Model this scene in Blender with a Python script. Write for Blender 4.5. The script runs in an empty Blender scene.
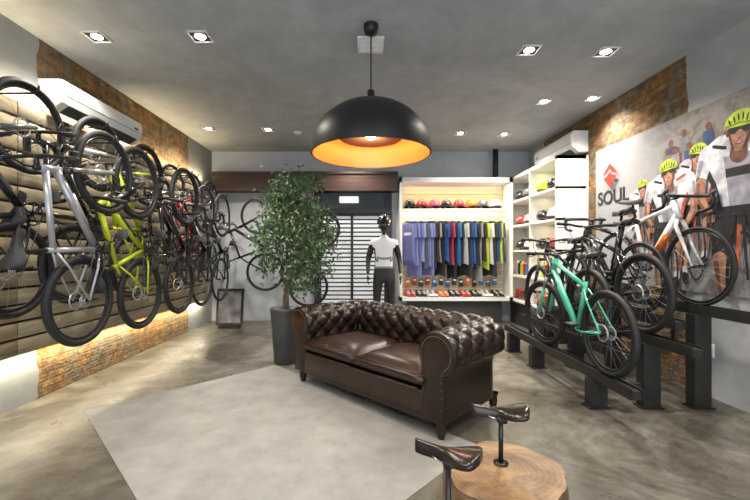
import bpy, bmesh, math, random
from math import sin, cos, pi, sqrt, radians
from mathutils import Vector, Matrix
random.seed(7)
scene = bpy.context.scene
COL = scene.collection

# ------------------------------------------------------------ materials
MATS = {}
def mat(name, col=(0.5,0.5,0.5), rough=0.5, metal=0.0, emit=None, es=0.0, coat=0.0, noise=0.0, nscale=8.0, bump=0.0, bscale=60.0, trans=0.0):
    if name in MATS: return MATS[name]
    m = bpy.data.materials.new(name); m.use_nodes = True
    nt = m.node_tree; b = nt.nodes['Principled BSDF']
    b.inputs['Base Color'].default_value = (*col, 1)
    b.inputs['Roughness'].default_value = rough
    b.inputs['Metallic'].default_value = metal
    if coat: b.inputs['Coat Weight'].default_value = coat
    if emit:
        b.inputs['Emission Color'].default_value = (*emit, 1)
        b.inputs['Emission Strength'].default_value = es
    tc = nt.nodes.new('ShaderNodeTexCoord')
    if noise:
        n = nt.nodes.new('ShaderNodeTexNoise'); n.inputs['Scale'].default_value = nscale; n.inputs['Detail'].default_value = 6
        nt.links.new(tc.outputs['Object'], n.inputs['Vector'])
        r = nt.nodes.new('ShaderNodeValToRGB')
        r.color_ramp.elements[0].position = 0.3; r.color_ramp.elements[1].position = 0.7
        r.color_ramp.elements[0].color = (*[c*(1-noise) for c in col], 1)
        r.color_ramp.elements[1].color = (*[min(1,c*(1+noise)) for c in col], 1)
        nt.links.new(n.outputs['Fac'], r.inputs['Fac']); nt.links.new(r.outputs['Color'], b.inputs['Base Color'])
    if bump:
        n2 = nt.nodes.new('ShaderNodeTexNoise'); n2.inputs['Scale'].default_value = bscale
        nt.links.new(tc.outputs['Object'], n2.inputs['Vector'])
        bp = nt.nodes.new('ShaderNodeBump'); bp.inputs['Strength'].default_value = bump; bp.inputs['Distance'].default_value = 0.01
        nt.links.new(n2.outputs['Fac'], bp.inputs['Height']); nt.links.new(bp.outputs['Normal'], b.inputs['Normal'])
    MATS[name] = m
    return m

class NB:
    """tiny node helper"""
    def __init__(s, name, rough=0.8):
        s.m = bpy.data.materials.new(name); s.m.use_nodes = True
        s.nt = s.m.node_tree; s.b = s.nt.nodes['Principled BSDF']; s.b.inputs['Roughness'].default_value = rough
        g = s.nt.nodes.new('ShaderNodeNewGeometry'); s.pos = g.outputs['Position']
        sp = s.nt.nodes.new('ShaderNodeSeparateXYZ'); s.nt.links.new(s.pos, sp.inputs[0])
        s.x, s.y, s.z = sp.outputs
    def L(s, a, b): s.nt.links.new(a, b)
    def comb(s, a, b, c=None):
        n = s.nt.nodes.new('ShaderNodeCombineXYZ'); s.L(a, n.inputs[0]); s.L(b, n.inputs[1])
        if c is not None: s.L(c, n.inputs[2])
        return n.outputs[0]
    def noise(s, v, sc, det=4, rough=0.5, dist=0.0):
        n = s.nt.nodes.new('ShaderNodeTexNoise'); s.L(v, n.inputs['Vector'])
        n.inputs['Scale'].default_value = sc; n.inputs['Detail'].default_value = det; n.inputs['Roughness'].default_value = rough
        n.inputs['Distortion'].default_value = dist
        return n.outputs['Fac']
    def ramp(s, f, stops):
        n = s.nt.nodes.new('ShaderNodeValToRGB'); s.L(f, n.inputs[0]); cr = n.color_ramp
        while len(cr.elements) < len(stops): cr.elements.new(0.5)
        for e, (p, c) in zip(cr.elements, stops): e.position = p; e.color = (*c, 1)
        return n.outputs[0]
    def mix(s, f, a, b, mode='MIX'):
        n = s.nt.nodes.new('ShaderNodeMix'); n.data_type = 'RGBA'; n.blend_type = mode
        if isinstance(f, (int, float)): n.inputs[0].default_value = f
        else: s.L(f, n.inputs[0])
        for i, v in ((6, a), (7, b)):
            if isinstance(v, tuple): n.inputs[i].default_value = (*v, 1)
            else: s.L(v, n.inputs[i])
        return n.outputs[2]
    def math(s, op, a, b=None, c=None):
        n = s.nt.nodes.new('ShaderNodeMath'); n.operation = op
        for i, v in enumerate((a, b, c)):
            if v is None: continue
            if isinstance(v, (int, float)): n.inputs[i].default_value = v
            else: s.L(v, n.inputs[i])
        return n.outputs[0]
    def bump(s, h, st=0.4, d=0.01):
        n = s.nt.nodes.new('ShaderNodeBump'); n.inputs['Strength'].default_value = st; n.inputs['Distance'].default_value = d
        s.L(h, n.inputs['Height']); s.L(n.outputs[0], s.b.inputs['Normal'])
    def color(s, c): s.L(c, s.b.inputs['Base Color'])

def brick_wall_mat(name, y0, y1, plaster, tonec=(1,1,1)):
    k = NB(name, 0.9)
    v = k.comb(k.y, k.z)
    br = k.nt.nodes.new('ShaderNodeTexBrick'); k.L(v, br.inputs['Vector'])
    br.inputs['Color1'].default_value = (0.38*tonec[0], 0.17*tonec[1], 0.06*tonec[2], 1); br.inputs['Color2'].default_value = (0.17*tonec[0], 0.075*tonec[1], 0.035*tonec[2], 1)
    br.inputs['Mortar'].default_value = (0.20, 0.155, 0.10, 1)
    br.inputs['Scale'].default_value = 1.0; br.inputs['Brick Width'].default_value = 0.24; br.inputs['Row Height'].default_value = 0.065
    br.inputs['Mortar Size'].default_value = 0.008; br.inputs['Mortar Smooth'].default_value = 0.4; br.inputs['Bias'].default_value = -0.1
    n1 = k.noise(k.pos, 2.6, 9, 0.7, 0.6)
    patch = k.ramp(n1, [(0.47, (0, 0, 0)), (0.54, (1, 1, 1))])
    n2 = k.noise(k.pos, 11, 6, 0.7)
    tone = k.ramp(n2, [(0.28, (0.25, 0.23, 0.21)), (0.5, (0.78, 0.74, 0.66)), (0.72, (1.4, 1.35, 1.2))])
    bc = k.mix(1.0, br.outputs['Color'], tone, 'MULTIPLY')
    pc = k.mix(1.0, (0.19, 0.165, 0.125), tone, 'MULTIPLY')
    bc = k.mix(k.math('MULTIPLY', patch, 0.8), bc, pc)
    edge = k.math('MULTIPLY', k.math('SUBTRACT', k.noise(k.pos, 5, 4), 0.5), 0.10)
    yy = k.math('ADD', k.y, edge)
    m1 = k.math('GREATER_THAN', yy, y0); m2 = k.math('LESS_THAN', yy, y1)
    mask = k.math('MULTIPLY', m1, m2)
    pn = k.noise(k.pos, 1.6, 9, 0.65)
    pl = k.ramp(pn, [(0.3, tuple(c*0.78 for c in plaster)), (0.7, tuple(c*1.14 for c in plaster))])
    k.color(k.mix(mask, pl, bc))
    h = k.math('MULTIPLY', k.math('SUBTRACT', k.noise(k.pos, 30, 4), br.outputs['Fac']), mask)
    k.bump(h, 0.9, 0.02)
    return k.m

def plaster_mat(name, col, amp=0.12, sc=1.4):
    k = NB(name, 0.85)
    n = k.noise(k.pos, sc, 10, 0.68, 0.7)
    c = k.ramp(n, [(0.28, tuple(c*(1-amp) for c in col)), (0.5, col), (0.72, tuple(min(1, c*(1+amp)) for c in col))])
    n2 = k.noise(k.pos, sc*5, 8, 0.7)
    c = k.mix(1.0, c, k.ramp(n2, [(0.3, (1-amp*0.6,)*3), (0.7, (1+amp*0.4,)*3)]), 'MULTIPLY')
    k.color(c)
    k.bump(k.noise(k.pos, 40, 4), 0.12, 0.004)
    return k.m

def floor_mat():
    k = NB('polished_concrete', 0.3)
    n = k.noise(k.pos, 0.8, 12, 0.72, 1.1)
    base = k.ramp(n, [(0.30, (0.036, 0.030, 0.022)), (0.44, (0.078, 0.068, 0.052)), (0.53, (0.130, 0.118, 0.096)), (0.60, (0.185, 0.172, 0.146)), (0.72, (0.072, 0.063, 0.048))])
    n2 = k.noise(k.pos, 7, 12, 0.78)
    sp = k.ramp(n2, [(0.3, (0.50, 0.49, 0.47)), (0.5, (0.95, 0.95, 0.94)), (0.7, (1.3, 1.28, 1.24))])
    k.color(k.mix(1.0, base, sp, 'MULTIPLY'))
    r = k.ramp(k.noise(k.pos, 3.3, 9, 0.7), [(0.3, (0.22,)*3), (0.7, (0.50,)*3)])
    k.L(r, k.b.inputs['Roughness'])
    k.bump(n2, 0.08, 0.003)
    return k.m

def wood_mat(name, dark, light, axis='y', scale=1.0, rough=0.55):
    k = NB(name, rough)
    mp = k.nt.nodes.new('ShaderNodeMapping'); k.L(k.pos, mp.inputs['Vector'])
    mp.inputs['Scale'].default_value = {'y': (14*scale, 0.9*scale, 14*scale), 'x': (0.9*scale, 14*scale, 14*scale), 'z': (14*scale, 14*scale, 0.9*scale)}[axis]
    n = k.noise(mp.outputs[0], 1.3, 8, 0.6, 0.6)
    k.color(k.ramp(n, [(0.3, dark), (0.7, light)]))
    return k.m

def leather_mat(name, c1, c2, rough=0.28):
    k = NB(name, rough)
    n = k.noise(k.pos, 7, 6, 0.6)
    k.color(k.ramp(n, [(0.3, c1), (0.7, c2)]))
    k.b.inputs['Specular IOR Level'].default_value = 0.45
    k.bump(k.noise(k.pos, 90, 3), 0.12, 0.002)
    return k.m

BLACK = mat('black_rubber', (0.012,0.012,0.013), 0.65)
BLKM  = mat('black_gloss_metal', (0.015,0.015,0.017), 0.3, 0.2)
DARKG = mat('dark_grey_plastic', (0.05,0.05,0.055), 0.5)
CHROME= mat('brushed_steel', (0.6,0.6,0.62), 0.3, 1.0)
SPOKE = mat('spoke_steel', (0.32,0.32,0.33), 0.4, 0.8)
WHITE = mat('white_lacquer', (0.78,0.78,0.76), 0.4)
WPLAS = mat('white_plastic', (0.78,0.78,0.77), 0.35)

# ------------------------------------------------------------ mesh builder
class MB:
    def __init__(s):
        s.v = []; s.f = []; s.mi = []; s.sm = []; s.mats = []; s.M = Matrix.Identity(4)
    def mid(s, m):
        if m not in s.mats: s.mats.append(m)
        return s.mats.index(m)
    def add(s, vs, fs, m, smooth=True):
        o = len(s.v); s.v += [tuple(s.M @ Vector(p)) for p in vs]; i = s.mid(m)
        for f in fs:
            s.f.append([o+a for a in f]); s.mi.append(i); s.sm.append(smooth)
    def box(s, c, d, m, R=None):
        x, y, z = d[0]/2, d[1]/2, d[2]/2
        vs = [Vector((sx*x, sy*y, sz*z)) for sx in (-1,1) for sy in (-1,1) for sz in (-1,1)]
        if R: vs = [R @ p for p in vs]
        vs = [p + Vector(c) for p in vs]
        s.add(vs, [(0,1,3,2),(4,6,7,5),(0,4,5,1),(2,3,7,6),(0,2,6,4),(1,5,7,3)], m, False)
    def box2(s, a, b, m):
        s.box([(a[i]+b[i])/2 for i in range(3)], [abs(b[i]-a[i]) for i in range(3)], m)
    def rbox(s, c, d, m, r=0.02, seg=3, puff=0.0, R=None):
        bm = bmesh.new(); bmesh.ops.create_cube(bm, size=1)
        for v in bm.verts: v.co = Vector((v.co.x*d[0], v.co.y*d[1], v.co.z*d[2]))
        if puff:
            bmesh.ops.subdivide_edges(bm, edges=bm.edges[:], cuts=9, use_grid_fill=True)
            for v in bm.verts:
                u, w, q = v.co.x/d[0]*2, v.co.y/d[1]*2, v.co.z/d[2]*2
                k = (1-abs(u)**6)*(1-abs(w)**6)
                v.co.z += q*puff*k - q*r*(1-k)*0.9
                e = 1-abs(q)**3
                v.co.x += u*puff*0.5*e*(abs(u)>0.99) ; v.co.y += w*puff*0.5*e*(abs(w)>0.99)
        else:
            bmesh.ops.bevel(bm, geom=bm.edges[:], offset=r, segments=seg, affect='EDGES', profile=0.5)
        bm.verts.index_update()
        vs = [v.co.copy() for v in bm.verts]; fs = [[v.index for v in f.verts] for f in bm.faces]; bm.free()
        if R: vs = [R @ p for p in vs]
        s.add([p+Vector(c) for p in vs], fs, m, True)
    def tube(s, pts, r, m, n=8, caps=True):
        pts = [Vector(p) for p in pts]; k = len(pts)
        rs = r if isinstance(r, (list, tuple)) else [r]*k
        vs = []; ref = None
        for i, p in enumerate(pts):
            t = (pts[min(i+1, k-1)] - pts[max(i-1, 0)]).normalized()
            if ref is None: ref = Vector((0,0,1)) if abs(t.z) < 0.9 else Vector((1,0,0))
            a = (ref - t*ref.dot(t)).normalized(); b = t.cross(a); ref = a
            for j in range(n):
                q = 2*pi*j/n; vs.append(p + a*(rs[i]*cos(q)) + b*(rs[i]*sin(q)))
        fs = [(i*n+j, i*n+(j+1)%n, (i+1)*n+(j+1)%n, (i+1)*n+j) for i in range(k-1) for j in range(n)]
        if caps: fs += [tuple(reversed(range(n))), tuple((k-1)*n+j for j in range(n))]
        s.add(vs, fs, m, True)
    def torus(s, c, R, r, m, ax='y', N=40, n=8, sq=1.0):
        def f(u, v):
            a = 2*pi*u; b = 2*pi*v; q = R + r*cos(b)*sq
            x, y, z = q*cos(a), r*sin(b), q*sin(a)
            if ax == 'z': x, y, z = x, z, y
            if ax == 'x': x, y, z = y, x, z
            return (c[0]+x, c[1]+y, c[2]+z)
        s.grid(f, N, n, m, True, True)
    def grid(s, f, nu, nv, m, cu=False, cv=False, smooth=True):
        a = nu if cu else nu+1; b = nv if cv else nv+1
        vs = [f(i/nu, j/nv) for i in range(a) for j in range(b)]
        fs = []
        for i in range(nu):
            for j in range(nv):
                i2 = (i+1) % a; j2 = (j+1) % b
                fs.append((i*b+j, i2*b+j, i2*b+j2, i*b+j2))
        s.add(vs, fs, m, smooth)
    def lathe(s, prof, m, c=(0,0,0), n=32, smooth=True):
        k = len(prof)
        def f(u, v):
            i = v*(k-1); i0 = min(int(round(i)), k-1); r, z = prof[i0]; a = 2*pi*u
            return (c[0]+r*cos(a), c[1]+r*sin(a), c[2]+z)
        s.grid(f, n, k-1, m, True, False, smooth)
    def ell(s, c, r, m, nu=16, nv=10, R=None):
        def f(u, v):
            a = 2*pi*u; b = pi*(v-0.5)
            p = Vector((r[0]*cos(b)*cos(a), r[1]*cos(b)*sin(a), r[2]*sin(b)))
            if R: p = R @ p
            return (c[0]+p.x, c[1]+p.y, c[2]+p.z)
        s.grid(f, nu, nv, m, True, False)
    def build(s, name, loc=None, fixn=True):
        me = bpy.data.meshes.new(name); me.from_pydata(s.v, [], s.f)
        for m in s.mats: me.materials.append(m)
        me.polygons.foreach_set('material_index', s.mi); me.polygons.foreach_set('use_smooth', s.sm)
        me.update()
        if fixn:
            bm = bmesh.new(); bm.from_mesh(me); bmesh.ops.recalc_face_normals(bm, faces=bm.faces[:]); bm.to_mesh(me); bm.free()
        ob = bpy.data.objects.new(name, me); COL.objects.link(ob)
        return ob

XL, XR, YB, YF, H = -2.9, 3.1, 7.1, -1.6, 3.2
# ------------------------------------------------------------ room
def boxobj(name, a, b, m):
    k = MB(); k.box2(a, b, m); return k.build(name)
boxobj('floor', (XL-0.1, YF-0.1, -0.1), (XR+0.1, YB+0.1, 0), floor_mat())
boxobj('ceiling', (XL-0.1, YF-0.1, H), (XR+0.1, YB+0.1, H+0.1), plaster_mat('concrete_ceiling', (0.41, 0.425, 0.44), 0.20, 1.0))
boxobj('wall_left', (XL-0.1, YF-0.1, 0), (XL, YB+0.1, H), brick_wall_mat('brick_plaster_left', 3.32, 6.15, (0.27, 0.28, 0.285), (1.0,1.15,1.0)))
boxobj('wall_right', (XR, YF-0.1, 0), (XR+0.1, YB+0.1, H), brick_wall_mat('brick_plaster_right', 3.61, 6.5, (0.42, 0.425, 0.43), (0.95,1.1,1.0)))
boxobj('wall_back', (XL, YB, 0), (XR, YB+0.1, H), plaster_mat('plaster_back', (0.47, 0.49, 0.52), 0.1))
PW = plaster_mat('plaster_front', (0.5, 0.5, 0.5), 0.08)
k = MB()
k.box2((XL, YF-0.1, 0), (-2.6, YF, H), PW); k.box2((2.8, YF-0.1, 0), (XR, YF, H), PW); k.box2((-2.6, YF-0.1, 2.75), (2.8, YF, H), PW)  # unseen front opening, shaped to let world light in as fill
k.build('wall_front')
k = MB()
for x in (-2.56, -0.8, 1.0, 2.76): k.box2((x-0.04, YF-0.08, 0), (x+0.04, YF-0.02, 2.75), BLKM)
k.box2((-2.6, YF-0.08, 2.69), (2.8, YF-0.02, 2.75), BLKM)
k.build('added_fill_window')  # frame added around the unseen fill opening

# ------------------------------------------------------------ slat wall
slat = wood_mat('slat_wood', (0.17,0.135,0.08), (0.38,0.31,0.20), 'y', 1.0, 0.5)
grv = mat('slat_groove', (0.03,0.024,0.018), 0.8)
ZS0, ZS1 = 0.45, 2.54
k = MB()
k.box2((XL+0.02, 1.2, ZS0), (XL+0.045, 6.75, ZS1), grv)
n = 15; pz = (ZS1-ZS0)/n
for i in range(n):
    for (ya, yb) in ((1.2, 3.05), (3.056, 4.9), (4.906, 6.75)):
        k.rbox(((XL+0.045+XL+0.075)/2, (ya+yb)/2, ZS0+pz*(i+0.5)), (0.03, yb-ya, pz-0.020), slat, 0.004, 1)
for yy in (1.6, 3.0, 4.6, 6.2): k.box2((XL+0.002, yy, 0.6), (XL+0.02, yy+0.05, 2.45), grv)
k.build('slatwall_panel')
LEDM = mat('led_strip_warm', (1,0.9,0.7), 0.5, emit=(1.0,0.85,0.55), es=6)
k = MB()
k.box2((XL+0.003, 1.25, ZS1-0.02), (XL+0.018, 6.7, ZS1-0.008), LEDM); k.box2((XL+0.003, 1.25, 0.46), (XL+0.018, 6.7, 0.472), LEDM)
k.build('led_strip_light')

def area(name, loc, rot, sx, sy, power, col=(1,1,1)):
    l = bpy.data.lights.new(name, 'AREA'); l.shape = 'RECTANGLE'; l.size = sx; l.size_y = sy; l.energy = power; l.color = col
    o = bpy.data.objects.new(name, l); o.location = loc; o.rotation_euler = rot; COL.objects.link(o); return o
area('led_strip_lamp', (XL+0.06, 4.0, ZS1+0.02), (0, radians(165), 0), 0.03, 5.3, 24, (1.0,0.80,0.46))
area('led_strip_lamp', (XL+0.07, 4.0, 0.43), (0, radians(12), 0), 0.03, 5.3, 36, (1.0,0.88,0.62))

# ------------------------------------------------------------ downlights
FR = mat('downlight_trim', (0.75,0.75,0.75), 0.4); INK = mat('downlight_black', (0.01,0.01,0.01), 0.6)
EM = mat('downlight_bulb', (1,1,1), 0.5, emit=(1,0.93,0.82), es=25)
DL = [(-2.36,3.3,2),(-1.45,3.3,2),(1.54,3.52,2),(2.28,3.55,2),(2.25,4.72,1),(2.80,4.62,1),(-2.40,5.75,2),(-1.5,5.8,2),(1.52,5.98,2),(2.24,6.03,2),(-0.2,6.4,1),(-2.2,1.0,2),(-0.8,1.0,2),(0.9,1.0,2),(2.2,1.0,2)]  # lone lamp at mid-back is added to brighten the back wall
for x, y, t in DL:
    k = MB(); w = 0.082 if t == 2 else 0.07
    for dx, dy, sx, sy in ((-w,0,.012,2*w+.012),(w,0,.012,2*w+.012),(0,-w,2*w,.012),(0,w,2*w,.012)):
        k.box((x+dx, y+dy, H-0.007), (sx, sy, 0.012), FR)
    k.box((x, y, H-0.003), (2*w, 2*w, 0.004), INK)
    k.lathe([(0.0,-0.012),(0.038,-0.012),(0.046,-0.006)], EM, (x, y, H), 20)
    k.build('recessed_downlight')
    l = bpy.data.lights.new('downlight_spot', 'SPOT'); l.energy = 112; l.spot_size = radians(130); l.spot_blend = 0.75; l.shadow_soft_size = 0.06; l.color = (1.0, 0.93, 0.82)
    o = bpy.data.objects.new('downlight_spot', l); o.location = (x, y, H-0.04); COL.objects.link(o)
k = MB(); k.lathe([(0,-0.03),(0.04,-0.03),(0.06,-0.012),(0.065,0)], WPLAS, (-1.07, 5.95, H), 20); k.build('smoke_detector')

# ------------------------------------------------------------ pendant lamp
px_, py_ = 0.05, 3.14
BO = mat('pendant_black', (0.012,0.012,0.012), 0.45)
CO = mat('pendant_copper', (0.88,0.24,0.035), 0.5, 0.0)
k = MB(); zr = 2.14; Rr = 0.50; hh = 0.42
outer = [(Rr*sin(a), zr+0.0+hh*cos(a)) for a in [pi/2*i/16 for i in range(17)]]
k.lathe([(max(r, 0.001), z) for r, z in outer] + [(Rr, zr-0.025)], BO, (px_, py_, 0), 56)
inner = [(0.485*sin(a), zr-0.005+(hh-0.02)*cos(a)) for a in [pi/2*i/16 for i in range(17)]]
k.lathe([(max(r, 0.001), z) for r, z in inner] + [(0.485, zr-0.025)], CO, (px_, py_, 0), 56)
k.lathe([(0.485, zr-0.025), (Rr, zr-0.025)], BO, (px_, py_, 0), 56)
BR = mat('pendant_inner_bowl', (0.10,0.045,0.02), 0.5)
k.lathe([(0.05,zr+0.125),(0.15,zr+0.115),(0.265,zr+0.11),(0.275,zr+0.12),(0.268,zr+0.135),(0.05,zr+0.14)], BR, (px_, py_, 0), 48)
k.lathe([(0.0,zr+0.105),(0.035,zr+0.11),(0.045,zr+0.135),(0.0,zr+0.14)], EM, (px_, py_, 0), 20)
for a in range(3): k.tube([(px_+0.2*cos(a*2.09), py_+0.2*sin(a*2.09), zr+0.13), (px_+0.2*cos(a*2.09), py_+0.2*sin(a*2.09), zr+0.36)], 0.004, BLKM, 5)
k.lathe([(0.03,zr+hh-0.01),(0.03,zr+hh+0.09),(0.012,zr+hh+0.1)], BO, (px_, py_, 0), 16)
k.tube([(px_,py_,zr+hh), (px_,py_,H-0.02)], 0.006, BO, 8)
k.lathe([(0.0,-0.075),(0.05,-0.07),(0.06,-0.03),(0.062,0)], BO, (px_, py_, H), 24)
k.build('pendant_lamp')
k = MB(); k.rbox((0.05, 3.42, H-0.012), (0.24, 0.26, 0.024), WPLAS, 0.006, 2)  # white mount plate for the pendant, ribs added
for i in range(5): k.box((0.05, 3.34+i*0.04, H-0.026), (0.2, 0.012, 0.006), FR)
k.build('ceiling_mount_plate')
for q in range(3):
    l = bpy.data.lights.new('pendant_bulb', 'POINT'); l.energy = 3.6; l.color = (1,0.84,0.62); l.shadow_soft_size = 0.03
    o = bpy.data.objects.new('pendant_bulb', l); o.location = (px_+0.15*cos(q*2.09+1), py_+0.15*sin(q*2.09+1), zr+0.22); COL.objects.link(o)
l = bpy.data.lights.new('pendant_bulb', 'POINT'); l.energy = 7; l.color = (1,0.86,0.68); l.shadow_soft_size = 0.03
o = bpy.data.objects.new('pendant_bulb', l); o.location = (px_, py_, zr+0.06); COL.objects.link(o)

# ------------------------------------------------------------ air conditioners
def aircon(x, y0, y1, z0, z1, sgn):
    k = MB(); dp = 0.24
    prof = [(0,z0),(dp*0.55,z0),(dp*0.9,z0+0.06),(dp,z0+0.12),(dp,z1-0.05),(dp*0.9,z1-0.01),(dp*0.8,z1),(0,z1)]
    vs = []; n = len(prof)
    for yy in (y0, y0+0.015, y1-0.015, y1):
        q = 0.97 if yy in (y0, y1) else 1.0
        for a, z in prof: vs.append((x+sgn*(0.003+a*q), yy, (z-(z0+z1)/2)*q+(z0+z1)/2))
    fs = [(i*n+j, i*n+(j+1)%n, (i+1)*n+(j+1)%n, (i+1)*n+j) for i in range(3) for j in range(n)] + [tuple(range(n)), tuple(3*n+j for j in range(n))]
    k.add(vs, fs, WPLAS, False)
    k.box((x+sgn*dp*0.72, (y0+y1)/2, z0+0.028), (0.10, (y1-y0)*0.86, 0.02), DARKG, Matrix.Rotation(-sgn*radians(35), 3, 'Y'))
    k.box((x+sgn*(dp+0.004), (y0+y1)/2, z0+0.125), (0.004, (y1-y0)*0.97, 0.004), DARKG)
    k.box((x+sgn*(dp+0.004), y1-0.12, z0+0.16), (0.004, 0.07, 0.02), DARKG)
    k.build('air_conditioner')
aircon(XL, 3.32, 4.48, 2.57, 2.84, 1)
aircon(XR, 5.2, 6.35, 2.69, 2.99, -1)

# ------------------------------------------------------------ bicycles
def saddle(k, m, s=1.0, nu=10, nv=8):
    """saddle centred at origin, nose +x, top z~0"""
    def f(u, v):
        x = -0.13+0.27*u
        w = 0.066*(1-0.5*(1+math.tanh((u-0.40)*6))) + 0.017
        if u < 0.12: w *= sqrt(max(0.05, 1-((0.12-u)/0.125)**2))
        if u > 0.93: w *= sqrt(max(0.05, 1-((u-0.93)/0.075)**2))
        a = pi*1.2*(v-0.5)
        return (s*x, s*w*sin(a)*1.03, s*(0.040*(cos(a)-1)*(0.8+0.2*u) + 0.016*(1-u)**2 - 0.010*sin(pi*u)))
    k.grid(f, nu, nv, m)
    e0 = [f(0, j/nv) for j in range(nv+1)]; k.add(e0, [tuple(range(nv+1))], m)
    e1 = [f(1, j/nv) for j in range(nv+1)]; k.add(e1, [tuple(range(nv+1))], m)
    k.grid(lambda u, v: (f(u, 0)[0], f(u, 0)[1]*(1-2*v), f(u, 0)[2]+0.006), nu, 2, m)
    for sy in (-1, 1):
        k.tube([(s*-0.09, s*sy*0.03, s*-0.03), (s*-0.05, s*sy*0.022, s*-0.055), (s*0.04, s*sy*0.02, s*-0.055), (s*0.10, s*sy*0.008, s*-0.03)], 0.0035*s, CHROME, 5)

def wheel(k, c, R, tr, rimm, accent=None, disc=True):
    k.torus(c, R-tr, tr, BLACK, 'y', 44, 7)
    k.torus(c, R-2*tr-0.008, 0.011, rimm, 'y', 44, 6, 1.1)
    k.tube([(c[0], c[1]-0.045, c[2]), (c[0], c[1]+0.045, c[2])], 0.016, BLKM, 8)
    Rr_ = R-2*tr-0.012
    for i in range(22):
        a = 2*pi*i/22; b = a + (0.35 if i % 2 else -0.35); sy = 0.025 if (i//2) % 2 else -0.025
        k.tube([(c[0]+0.02*cos(b), c[1]+sy, c[2]+0.02*sin(b)), (c[0]+Rr_*cos(a), c[1], c[2]+Rr_*sin(a))], 0.0013, SPOKE, 3, False)
    if disc: k.torus((c[0], c[1]+0.04, c[2]), 0.065, 0.008, CHROME, 'y', 20, 4)

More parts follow.
